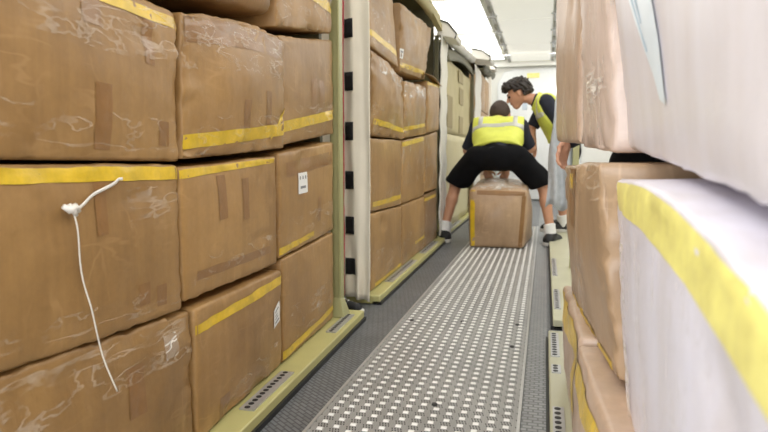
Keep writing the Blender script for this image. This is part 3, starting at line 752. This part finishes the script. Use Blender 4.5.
# ------------------------------------------------------------------ SDF people
def V3(p): return np.array(p, float)
def seg(P, a, b, ra, rb=None):
    rb = ra if rb is None else rb
    a, b = V3(a), V3(b); ba = b - a
    t = np.clip(((P - a) @ ba) / max(ba @ ba, 1e-12), 0, 1)
    return np.linalg.norm(P - a - t[..., None] * ba, axis=-1) - (ra + (rb - ra) * t)
def ell(P, c, r, R=None):
    q = P - V3(c)
    if R is not None: q = q @ np.array(R).T
    r = V3(r); k0 = np.linalg.norm(q / r, axis=-1); k1 = np.linalg.norm(q / (r * r), axis=-1)
    return k0 * (k0 - 1) / np.maximum(k1, 1e-9)
def smin(a, b, k):
    h = np.clip(.5 + .5 * (b - a) / k, 0, 1)
    return b + (a - b) * h - k * h * (1 - h)
def su(k, *ds):
    d = ds[0]
    for x in ds[1:]: d = smin(d, x, k)
    return d
def plane(P, p, n):
    n = V3(n); n = n / np.linalg.norm(n)
    return (P - V3(p)) @ n
def nets(fn, lo, hi, h):
    lo, hi = V3(lo), V3(hi)
    n = np.ceil((hi - lo) / h).astype(int) + 1
    ax = [lo[i] + np.arange(n[i]) * h for i in range(3)]
    P = np.stack(np.meshgrid(*ax, indexing='ij'), -1)
    d = fn(P)
    ins = d < 0
    cn = [s - 1 for s in n]
    acc = np.zeros((*cn, 3)); cnt = np.zeros(cn)
    def sl(o): return tuple(slice(o[i], o[i] + cn[i]) for i in range(3))
    for a in range(3):
        o1, o2 = [x for x in range(3) if x != a]
        for p in (0, 1):
            for q in (0, 1):
                s0 = [0, 0, 0]; s0[o1] = p; s0[o2] = q; s1 = list(s0); s1[a] = 1
                A, B = d[sl(s0)], d[sl(s1)]
                m = ins[sl(s0)] != ins[sl(s1)]
                t = np.where(m, A / np.where(m, A - B, 1), 0)
                pos = P[sl(s0)].copy(); pos[..., a] += t * h
                acc += pos * m[..., None]; cnt += m
    act = cnt > 0
    vid = -np.ones(cn, int); vid[act] = np.arange(act.sum())
    V = acc[act] / cnt[act][:, None]
    F = []
    for a in range(3):
        o1, o2 = [(1, 2), (2, 0), (0, 1)][a]
        s0 = [slice(None)] * 3; s1 = [slice(None)] * 3
        s0[a] = slice(0, n[a] - 1); s1[a] = slice(1, n[a])
        I0, I1 = ins[tuple(s0)], ins[tuple(s1)]
        idx = np.argwhere(I0 != I1)
        ok = (idx[:, o1] > 0) & (idx[:, o2] > 0) & (idx[:, o1] < cn[o1]) & (idx[:, o2] < cn[o2])
        idx = idx[ok]; flip = I0[tuple(idx.T)]
        def at(d1, d2):
            j = idx.copy(); j[:, o1] -= d1; j[:, o2] -= d2
            return vid[tuple(j.T)]
        q = np.stack([at(1, 1), at(0, 1), at(0, 0), at(1, 0)], -1)
        q[~flip] = q[~flip][:, ::-1]
        F.append(q)
    F = np.concatenate(F)
    return V, F
def sdf_obj(name, fn, pts, pad, h, mat, parent):
    pts = np.array(pts, float)
    V, F = nets(fn, pts.min(0) - pad, pts.max(0) + pad, h)
    if len(V) == 0: print('EMPTY', name); return None
    return mesh_obj(name, V.tolist(), F.tolist(), mat, parent, recalc=False)
def nrm(v): v = V3(v); return v / np.linalg.norm(v)
def wob(P, f=22., a=.004):
    return a * (np.sin(P[..., 0] * f + 1.3 * np.sin(P[..., 2] * f * .7)) * np.cos(P[..., 2] * f * .8 + P[..., 1] * f * .6))

def hand_segs(wr, d, palm, s, side, curl=.5, spread=1.):
    """finger chains: wr wrist, d hand direction, palm normal (towards what is held), side = towards the thumb"""
    d = nrm(d); pn = nrm(np.array(palm) - d * np.dot(palm, d)); sd = nrm(np.array(side) - d * np.dot(side, d) - pn * np.dot(side, pn))
    out = [(wr, wr + d * .045 * s, .028 * s, .026 * s)]
    for k in (-1.5, -.5, .5, 1.5):
        b = wr + d * .085 * s + sd * k * .02 * s
        out.append((wr + d * .03 * s + sd * k * .014 * s, b, .017 * s, .0135 * s))
        L = {1.5: .072, .5: .082, -.5: .077, -1.5: .06}[k] * s
        p = b; ang = 0
        dd = d + sd * k * .06 * spread
        for i, (f, r) in enumerate(((.46, .0095), (.3, .0088), (.24, .008))):
            ang += curl * (.7, 1., .7)[i]
            v = nrm(nrm(dd) * math.cos(ang) + pn * math.sin(ang))
            q = p + v * L * f; out.append((p, q, r * s, (r - .0008) * s)); p = q
    b = wr + d * .03 * s + sd * .026 * s
    v1 = nrm(d * .65 + sd * .75 + pn * .3); m = b + v1 * .038 * s
    out.append((wr + d * .02 * s + sd * .012 * s, b, .017 * s, .013 * s)); out.append((b, m, .0125 * s, .011 * s))
    v2 = nrm(d * .85 + sd * .25 + pn * .5); out.append((m, m + v2 * .034 * s, .0105 * s, .009 * s))
    return out

def person(label, J, s, skin, hairm, curly=False, vest=True, trousers=False, face=True, hands=(), long_sleeve=False, badge=None, hs=1., wide=0., bent=False):
    J = {k: V3(v) for k, v in J.items()}
    root = empty('person', label, 'person', tuple((J['anL'][:2] + J['anR'][:2]) / 2) + (min(J['anL'][2], J['anR'][2]) - .12,))
    lat = nrm(J['shR'] - J['shL']); spine = nrm(J['chest'] - J['pelvis'])
    hlat = nrm(J['hipR'] - J['hipL'])
    f, u = nrm(J['hf']), nrm(J['hu']); r = nrm(np.cross(f, u)); u = np.cross(r, f)
    hc = J['head']; h_ = s * hs
    def torso(P, o=0.):
        d = seg(P, J['hipL'] * .92 + J['hipR'] * .08, J['hipR'] * .92 + J['hipL'] * .08, (.098 if bent else .118) * s + o)
        d = smin(d, seg(P, J['pelvis'], J['waist'], (.105 if bent else .125) * s + o, .112 * s + o), .06)
        for k in (-1, 1):
            d = smin(d, seg(P, J['waist'] + lat * (.06 + wide) * s * k, J['chest'] + lat * (.09 + wide) * s * k, .095 * s + o, .108 * s + o), .05)
        d = smin(d, seg(P, J['shL'], J['shR'], .066 * s + o), .06)
        return smin(d, seg(P, J['chest'], J['neck'], .1 * s + o, .06 * s + o), .05)
    def arms(P, o=0., up=False):
        ds = []
        for a in 'LR':
            x = seg(P, J['sh' + a], J['el' + a], .056 * s + o, .042 * s + o)
            if not up: x = smin(x, seg(P, J['el' + a], J['wr' + a], .043 * s + o, .028 * s + o), .02)
            ds.append(x)
        return np.minimum(*ds)
    def legs(P, o=0., o2=None):
        o2 = o if o2 is None else o2; ds = []
        for a in 'LR':
            hip, kn, an = J['hip' + a], J['kn' + a], J['an' + a]
            x = seg(P, hip, kn, .092 * s + o, .06 * s + o2)
            calf = kn + (an - kn) * .35
            back = nrm(np.cross(hlat, an - kn)) * -.02 * s
            y = su(.03, seg(P, kn, calf + back, .056 * s + o2, .056 * s + o2), seg(P, calf + back, an, .054 * s + o2, .036 * s + o2))
            ds.append(smin(x, y, .03))
        return np.minimum(*ds)
    def head(P):
        R = np.stack([r, f, u])
        d = ell(P, hc + u * .015 * h_ - f * .012 * h_, V3((.077, .098, .1)) * h_, R)
        d = smin(d, seg(P, hc - u * .05 * h_ + f * .02 * h_, hc - u * .095 * h_ + f * .058 * h_, .056 * h_, .034 * h_), .045)
        d = smin(d, seg(P, hc - u * .03 * h_ + f * .06 * h_, hc - u * .05 * h_ + f * .068 * h_, .038 * h_, .034 * h_), .03)     # cheeks and mouth
        d = smin(d, seg(P, hc + u * .022 * h_ + f * .084 * h_ - r * .035 * h_, hc + u * .022 * h_ + f * .084 * h_ + r * .035 * h_, .013 * h_), .015)   # brow
        d = smin(d, seg(P, hc + u * .012 * h_ + f * .094 * h_, hc - u * .03 * h_ + f * .116 * h_, .009 * h_, .014 * h_), .012)   # nose
        d = smin(d, seg(P, hc - u * .058 * h_ + f * .092 * h_ - r * .018 * h_, hc - u * .058 * h_ + f * .092 * h_ + r * .018 * h_, .009 * h_), .008)
        for k in (-1, 1):
            d = smin(d, ell(P, hc + r * k * .08 * h_ - f * .008 * h_ - u * .005 * h_, V3((.012, .022, .034)) * h_, R), .008)
            d = np.maximum(d, -ell(P, hc + r * k * .032 * h_ + f * .1 * h_ + u * .002 * h_, V3((.015, .012, .009)) * h_, R))
        return d
    allp = [J[k] for k in ('shL', 'shR', 'hipL', 'hipR', 'knL', 'knR', 'anL', 'anR', 'elL', 'elR', 'wrL', 'wrR', 'head', 'neck')]
    def bodyf(P):
        d = smin(torso(P), np.minimum(arms(P), legs(P)), .03)
        d = smin(d, seg(P, J['neck'], hc - u * .05 * s - f * .02 * s, .058 * s, .052 * s), .03)
        d = np.minimum(d, head(P)) if not face else smin(d, head(P), .02)
        for a in 'LR': d = smin(d, seg(P, J['an' + a], J['an' + a] - V3((0, 0, .06)) + J['toe' + a] * .05, .036 * s, .03 * s), .02)
        return d
    V, F = nets(bodyf, np.min(allp, 0) - .17 * s, np.max(allp, 0) + .17 * s, .0125)
    V, F = V.tolist(), F.tolist()
    for hd in hands:      # fingers are skinned finely and joined into the body's own mesh
        sg = hand_segs(V3(J['wr' + hd[0]]), hd[1], hd[2], s, hd[3], hd[4])
        fn = lambda P: su(.008, *[seg(P, a, b, ra, rb) for a, b, ra, rb in sg])
        pp = np.array([x for q in sg for x in q[:2]])
        v2, f2 = nets(fn, pp.min(0) - .04, pp.max(0) + .04, .0055)
        k = len(V); V += v2.tolist(); F += (f2 + k).tolist()
    mesh_obj('body', V, F, skin, root, recalc=False)
    # hair
    def hairf(P):
        R = np.stack([r, f, u])
        o = .022 if curly else .012
        d = ell(P, hc + u * .022 * h_ - f * .016 * h_, V3((.077 + o, .1 + o, .1 + o)) * h_, R)
        if curly:
            d = smin(d, ell(P, hc + u * .09 * h_ + f * .06 * h_, V3((.07, .06, .05)) * h_, R), .03)
            d = d + .02 * np.sin(P[..., 0] * 62 + 2 * np.sin(P[..., 2] * 41)) * np.sin(P[..., 1] * 58 + P[..., 2] * 30) * np.cos(P[..., 2] * 55 + P[..., 0] * 24) - .006
        q = P - hc
        face_cut = np.minimum(q @ f - .035 * h_, .055 * h_ - q @ u)       # keep the face clear
        d = np.maximum(d, face_cut)
        d = np.maximum(d, np.minimum(q @ f + .035 * h_, .02 * h_ - q @ u))   # sideburn line in front of ear
        return np.maximum(d, -(q @ u) - (.065 if not curly else .05) * h_)
    sdf_obj('hair', hairf, [hc], .2 * h_, .008, hairm, root)
    if face:
        for k in (-1, 1):
            c = hc + r * k * .032 * h_ + f * .089 * h_ + u * .002 * h_
            sdf_obj('eye', lambda P: np.linalg.norm(P - c, axis=-1) - .0115 * h_, [c], .02 * h_, .004, M['eye'], root)
            b0 = c + u * .024 * h_ + f * .006 * h_
            sdf_obj('eyebrow', lambda P: seg(P, b0 - r * .018 * h_, b0 + r * .018 * h_, .006 * h_), [b0], .035 * h_, .004, hairm, root)
        m0 = hc - u * .06 * h_ + f * .097 * h_
        sdf_obj('mouth', lambda P: seg(P, m0 - r * .02 * h_, m0 + r * .02 * h_, .006 * h_), [m0], .035 * h_, .004, M['lip'], root)
    # t-shirt
    def shirt(P):
        a = []
        for k in 'LR':
            e = J['sh' + k] + (J['el' + k] - J['sh' + k]) * .92
            x = seg(P, J['sh' + k], J['el' + k], .074 * s, .066 * s)
            if long_sleeve:
                x = smin(x, seg(P, J['el' + k], J['wr' + k], .064 * s, .046 * s), .03)
                x = np.maximum(x, plane(P, J['wr' + k] + (J['wr' + k] - J['el' + k]) * .01, J['wr' + k] - J['el' + k]))
            else: x = np.maximum(x, plane(P, e, J['el' + k] - J['sh' + k]))
            a.append(x)
        d = smin(torso(P, .014), np.minimum(*a), .03)
        d = np.maximum(d, -plane(P, J['pelvis'] + spine * .02, spine))
        d = np.maximum(d, plane(P, J['neck'] + (hc - J['neck']) * .12, hc - J['neck']))
        return d + wob(P, 26, .004)
    sdf_obj('shirt', shirt, [J[k] for k in ('shL', 'shR', 'hipL', 'hipR', 'elL', 'elR', 'neck') + (('wrL', 'wrR') if long_sleeve else ())], .16 * s, .0125, M['navy'], root)
    if vest:
        def vestf(P, o=0.):
            d = torso(P, (.042 if bent else .032) + o) + wob(P, 20, .006)
            d = np.maximum(d, -plane(P, J['pelvis'] + spine * ((.085 if bent else .10) * s), spine))
            d = np.maximum(d, plane(P, J['neck'] + (hc - J['neck']) * .02, hc - J['neck']))
            for k, sg_ in (('L', -1), ('R', 1)):
                d = np.maximum(d, plane(P, J['sh' + k] + lat * .035 * s * sg_, lat * sg_))
            return d
        vp = [J[k] for k in ('shL', 'shR', 'hipL', 'hipR', 'neck', 'waist')]
        vo = sdf_obj('hi_vis_vest', vestf, vp, .18 * s, .0125, M['vest'], root)
        # silver bands are their own pieces
        c0 = J['chest'] + spine * (-.045 if bent else .02) * s
        sdf_obj('reflective_band', lambda P: np.maximum(vestf(P, .005), np.abs(plane(P, c0, spine)) - .026 * s), vp, .18 * s, .0105, M['silver'], vo)
        for k in (-1, 1):
            c1 = J['chest'] + lat * (.165 if bent else .15) * s * k
            sdf_obj('reflective_band', lambda P: np.maximum(np.maximum(vestf(P, .005), np.abs(plane(P, c1, lat)) - .024 * s), -plane(P, c0, spine)), vp, .18 * s, .0105, M['silver'], vo)
    # shorts / trousers
    def shortf(P):
        ds = []
        for a in 'LR':
            hip, kn, an = J['hip' + a], J['kn' + a], J['an' + a]
            if trousers:
                x = smin(seg(P, hip, kn, .115 * s, .09 * s), seg(P, kn, an, .085 * s, .07 * s), .03)
                x = np.maximum(x, -plane(P, an - V3((0, 0, .03)), (0, 0, 1)))
            else:
                x = seg(P, hip, kn + (kn - hip) * .1, (.118 if bent else .122) * s, (.118 if bent else .112) * s)
                x = np.maximum(x, plane(P, hip + (kn - hip) * .93, nrm(kn - hip) * .55 + V3((0, 0, -.45))))
            ds.append(x)
        d = smin(np.minimum(*ds), torso(P, .02 if not bent else .016), .03)
        top = J['pelvis'] + spine * .15 * s
        d = np.maximum(d, plane(P, top, spine))
        return d + wob(P, 24, .006)
    sdf_obj('trousers' if trousers else 'shorts', shortf, [J[k] for k in ('hipL', 'hipR', 'knL', 'knR', 'waist') + (('anL', 'anR') if trousers else ())], .2 * s, .0125, M['shorts'], root)
    for a in 'LR':
        an = J['an' + a]; toe = nrm(J['toe' + a] * V3((1, 1, 0))); gz = J['g' + a][0]
        if not trousers:
            kk = nrm(J['kn' + a] - an)
            sdf_obj('sock', lambda P: np.maximum(seg(P, V3((an[0], an[1], gz + .05)), an + kk * .09 * s, .054 * s, .056 * s), plane(P, an + kk * .085 * s, kk)) + wob(P, 60, .002), [an, an + kk * .1, (an[0], an[1], gz + .05)], .07, .008, M['sock'], root)
        heel = V3((an[0], an[1], gz)) - toe * .045 * s; tip = V3((an[0], an[1], gz)) + toe * .185 * s
        def shoe(P):
            d = seg(P, heel + V3((0, 0, .05 * s)), tip + V3((0, 0, .035 * s)), .054 * s, .048 * s)
            d = smin(d, seg(P, heel + toe * .1 * s + V3((0, 0, .05 * s)), tip - toe * .03 * s + V3((0, 0, .038 * s)), .058 * s, .053 * s), .02)
            d = smin(d, seg(P, heel + toe * .02 * s + V3((0, 0, .06 * s)), heel + toe * .06 * s + V3((0, 0, .105 * s)), .054 * s, .055 * s), .03)
            d = np.maximum(d, plane(P, heel + V3((0, 0, .118 * s)), (-.0, 0, 1)))
            return np.maximum(d, -plane(P, (0, 0, gz + .024 * s), (0, 0, 1)))
        so = sdf_obj('shoe', shoe, [heel, tip, heel + V3((0, 0, .1))], .08, .008, M['shoe'], root)
        def sole(P):
            d = smin(seg(P * V3((1, 1, 0)), heel * V3((1, 1, 0)), tip * V3((1, 1, 0)), .058 * s, .053 * s), seg(P * V3((1, 1, 0)), (heel + toe * .1) * V3((1, 1, 0)), (tip - toe * .04) * V3((1, 1, 0)), .061 * s, .058 * s), .02)
            return np.maximum(d, np.abs(P[..., 2] - gz - .019 * s) - .018 * s)
        sdf_obj('shoe_sole', sole, [heel, tip], .08, .007, M['sole'], so)
    if badge is not None:
        b = V3(badge)
        MB().box(tuple(b - V3((.03, .006, .04))), tuple(b + V3((.03, .006, .04)))).obj('badge', M['badge'], root, bevel=.004)
    return root

nv = lambda *a: V3(a)
person('man bending over a box with his back turned, yellow vest, black shorts, white socks', dict(
    pelvis=(-.505, 6.76, .965), waist=(-.515, 6.90, 1.09), chest=(-.53, 7.1, 1.25), neck=(-.535, 7.27, 1.37), head=(-.535, 7.40, 1.46), hf=(0.05, .7, -.75), hu=(0, .75, .7),
    shL=(-.775, 7.14, 1.32), shR=(-.28, 7.14, 1.32), elL=(-.90, 7.24, 1.05), elR=(-.17, 7.26, 1.07), wrL=(-.66, 7.12, .83), wrR=(-.42, 7.12, .83),
    hipL=(-.735, 6.78, .965), hipR=(-.29, 6.78, .965), knL=(-.995, 6.98, .66), knR=(-.01, 6.98, .66), anL=(-1.10, 6.84, .14), anR=(.085, 6.86, .14),
    toeL=(-.35, .9, 0), toeR=(.35, .9, 0), gL=(.0, 0, 0), gR=(0., 0, 0)), 1.17, M['skin_tan'], M['hair_short'], face=True, hs=1.2, wide=.035, bent=True,
    hands=(('L', nv(.35, -.25, -.9), nv(.2, -1, 0), nv(1, 0, .2), .5), ('R', nv(-.35, -.25, -.9), nv(-.2, -1, 0), nv(-1, 0, .2), .5)))
person('curly haired man in yellow vest leaning in from behind the right boxes', dict(
    pelvis=(.24, 7.62, 1.10), waist=(.16, 7.62, 1.27), chest=(.04, 7.61, 1.50), neck=(-.13, 7.6, 1.66), head=(-.335, 7.6, 1.745), hf=(-.88, -.05, -.42), hu=(-.45, 0, .88),
    shL=(.0, 7.40, 1.62), shR=(-.03, 7.82, 1.60), elL=(.17, 7.33, 1.36), elR=(-.17, 7.80, 1.33), wrL=(.18, 7.2, 1.10), wrR=(-.13, 7.62, 1.09),
    hipL=(.25, 7.47, 1.02), hipR=(.25, 7.77, 1.02), knL=(.16, 7.5, .60), knR=(.2, 7.85, .60), anL=(.24, 7.62, .19), anR=(.3, 8.02, .19),
    toeL=(-1, -.1, 0), toeR=(-1, -.3, 0), gL=(.06, 0, 0), gR=(.06, 0, 0)), 1.18, M['skin'], M['hair'], curly=True, hs=1.12, wide=.02,
    hands=(('R', nv(.1, -.5, -.85), nv(-.6, -.2, 0), nv(-.2, -1, 0), .35), ('L', nv(.0, -.3, -.95), nv(-.6, -.2, 0), nv(0, -1, 0), .35)), badge=(-.25, 7.5, 1.58))
person('person hidden behind the right boxes, only hand and dark cuff showing', dict(
    pelvis=(.54, 3.22, 1.0), waist=(.54, 3.22, 1.17), chest=(.54, 3.21, 1.40), neck=(.54, 3.2, 1.60), head=(.54, 3.17, 1.74), hf=(-.1, -1, -.1), hu=(0, -.1, 1),
    shL=(.75, 3.21, 1.53), shR=(.33, 3.2, 1.51), elL=(.82, 3.2, 1.22), elR=(.29, 3.14, 1.21), wrL=(.8, 3.08, .97), wrR=(.098, 3.03, 1.065),
    hipL=(.65, 3.2, .95), hipR=(.43, 3.2, .95), knL=(.67, 3.15, .55), knR=(.43, 3.15, .55), anL=(.68, 3.2, .18), anR=(.43, 3.2, .18),
    toeL=(.1, -1, 0), toeR=(-.1, -1, 0), gL=(.062, 0, 0), gR=(.062, 0, 0)), .95, M['skin'], M['hair_short'], vest=False, trousers=True, long_sleeve=True,
    hands=(('R', nv(-.25, -.25, -.9), nv(.8, -.6, 0), nv(.5, -1, .3), .45), ('L', nv(0, -.3, -.95), nv(-1, 0, 0), nv(0, -1, 0), .4)))

# the box being moved
B0 = Carton((-.765, 6.40, .012), (-.195, 6.44, .012), (-.155, 6.44, .635), (-.775, 6.42, .645), (.02, .92, 0), seed=80, r=.035, bulge=.012, tb=.05, amp=.008)
B0.b[2] += Vector((-.07, 0, .07)); B0.b[3] += Vector((.04, 0, .09)); B0.b[1] += Vector((.06, 0, 0))
B0.bulge = .075
rt = carton('cardboard box on the roller mat between the legs of the bending man', B0, 'card_tan', None,
       [('yellow', front(.03, .11, .03, .97, .03, .97)), ('milky', topface(.02, .98, .0, .9)), ('brown', front(.14, .95, .90, .97)), ('brown', front(.9, .97, .04, .9))], (20, 20, 12))

# sneaker poking out under the curtain
def sneaker():
    root = empty('sneaker', 'black sneaker with white sole under the white curtain', 'shoe', (-1.22, 3.58, 0))
    heel, tip = V3((-1.34, 3.60, 0)), V3((-1.10, 3.55, 0)); t = nrm(tip - heel)
    def up(P):
        d = seg(P, heel + V3((0, 0, .05)), tip + V3((-.03, 0, .035)), .045, .036)
        d = smin(d, seg(P, heel + t * .02 + V3((0, 0, .06)), heel + t * .07 + V3((0, 0, .10)), .042, .042), .03)
        return np.maximum(np.maximum(d, -(P[..., 2] - .02)), P[..., 2] - .118)
    so = sdf_obj('upper', up, [heel, tip, heel + V3((0, 0, .1))], .08, .007, M['shoe'], root)
    F2 = V3((1, 1, 0))
    sdf_obj('sole', lambda P: np.maximum(seg(P * F2, heel, tip + V3((-.02, 0, 0)), .05, .043), np.abs(P[..., 2] - .015) - .014), [heel, tip], .08, .007, M['sock'], root)
    lc = MB()
    for k in range(4):
        c = heel + t * (.1 + .028 * k) + V3((0, 0, .092 - .008 * k))
        lc.tube([c + V3((0, -.03, -.012)), c + V3((0, 0, .004)), c + V3((0, .03, -.012))], .004, 6)
    lc.obj('laces', M['sock'], root, smooth=True)
sneaker()

# ------------------------------------------------------------------ light, world, camera
w = bpy.data.worlds.new('world'); scene.world = w; w.use_nodes = True
bg = w.node_tree.nodes['Background']; bg.inputs[0].default_value = (1, .985, .96, 1); bg.inputs[1].default_value = .8
def area(name, loc, rot, sx, sy, power, col=(1, 1, 1)):
    l = bpy.data.lights.new(name, 'AREA'); l.shape = 'RECTANGLE'; l.size = sx * K; l.size_y = sy * K; l.energy = power; l.color = col
    o = bpy.data.objects.new(name, l); COL.objects.link(o); o.location = Vector(loc) * K; o.rotation_euler = rot; return o
area('added_fill_behind_camera', (-.85, -2.4, 1.25), (math.radians(86), 0, math.radians(-16)), 2.2, 2.2, 95, (.95, .97, 1.))  # added fill lamp behind the camera, brightens the right-hand boxes

area('added_far_wall_fill', (-.33, 12.0, 2.9), (math.radians(28), 0, 0), 2.4, .5, 22, (1, .97, .9))  # added lamp without a fixture, brightens the far wall
cam = bpy.data.cameras.new('camera'); co = bpy.data.objects.new('camera', cam); COL.objects.link(co)
f_px, vx, vy = 600., 545., 155.
pitch = math.atan((216 - vy) / f_px); yaw = math.atan((vx - 384) / math.hypot(f_px, 216 - vy))
co.location = (0, 0, 1.0 * K); co.rotation_euler = (math.pi / 2 - pitch, 0, yaw)
cam.sensor_width = 36; cam.lens = f_px * 36 / 768; cam.clip_start = .02
cam.dof.use_dof = True; cam.dof.focus_distance = 2.2 * K; cam.dof.aperture_fstop = 4.5
scene.camera = co
scene.view_settings.view_transform = 'Standard'; scene.view_settings.look = 'None'
scene.view_settings.exposure = 0.; scene.view_settings.gamma = 1.
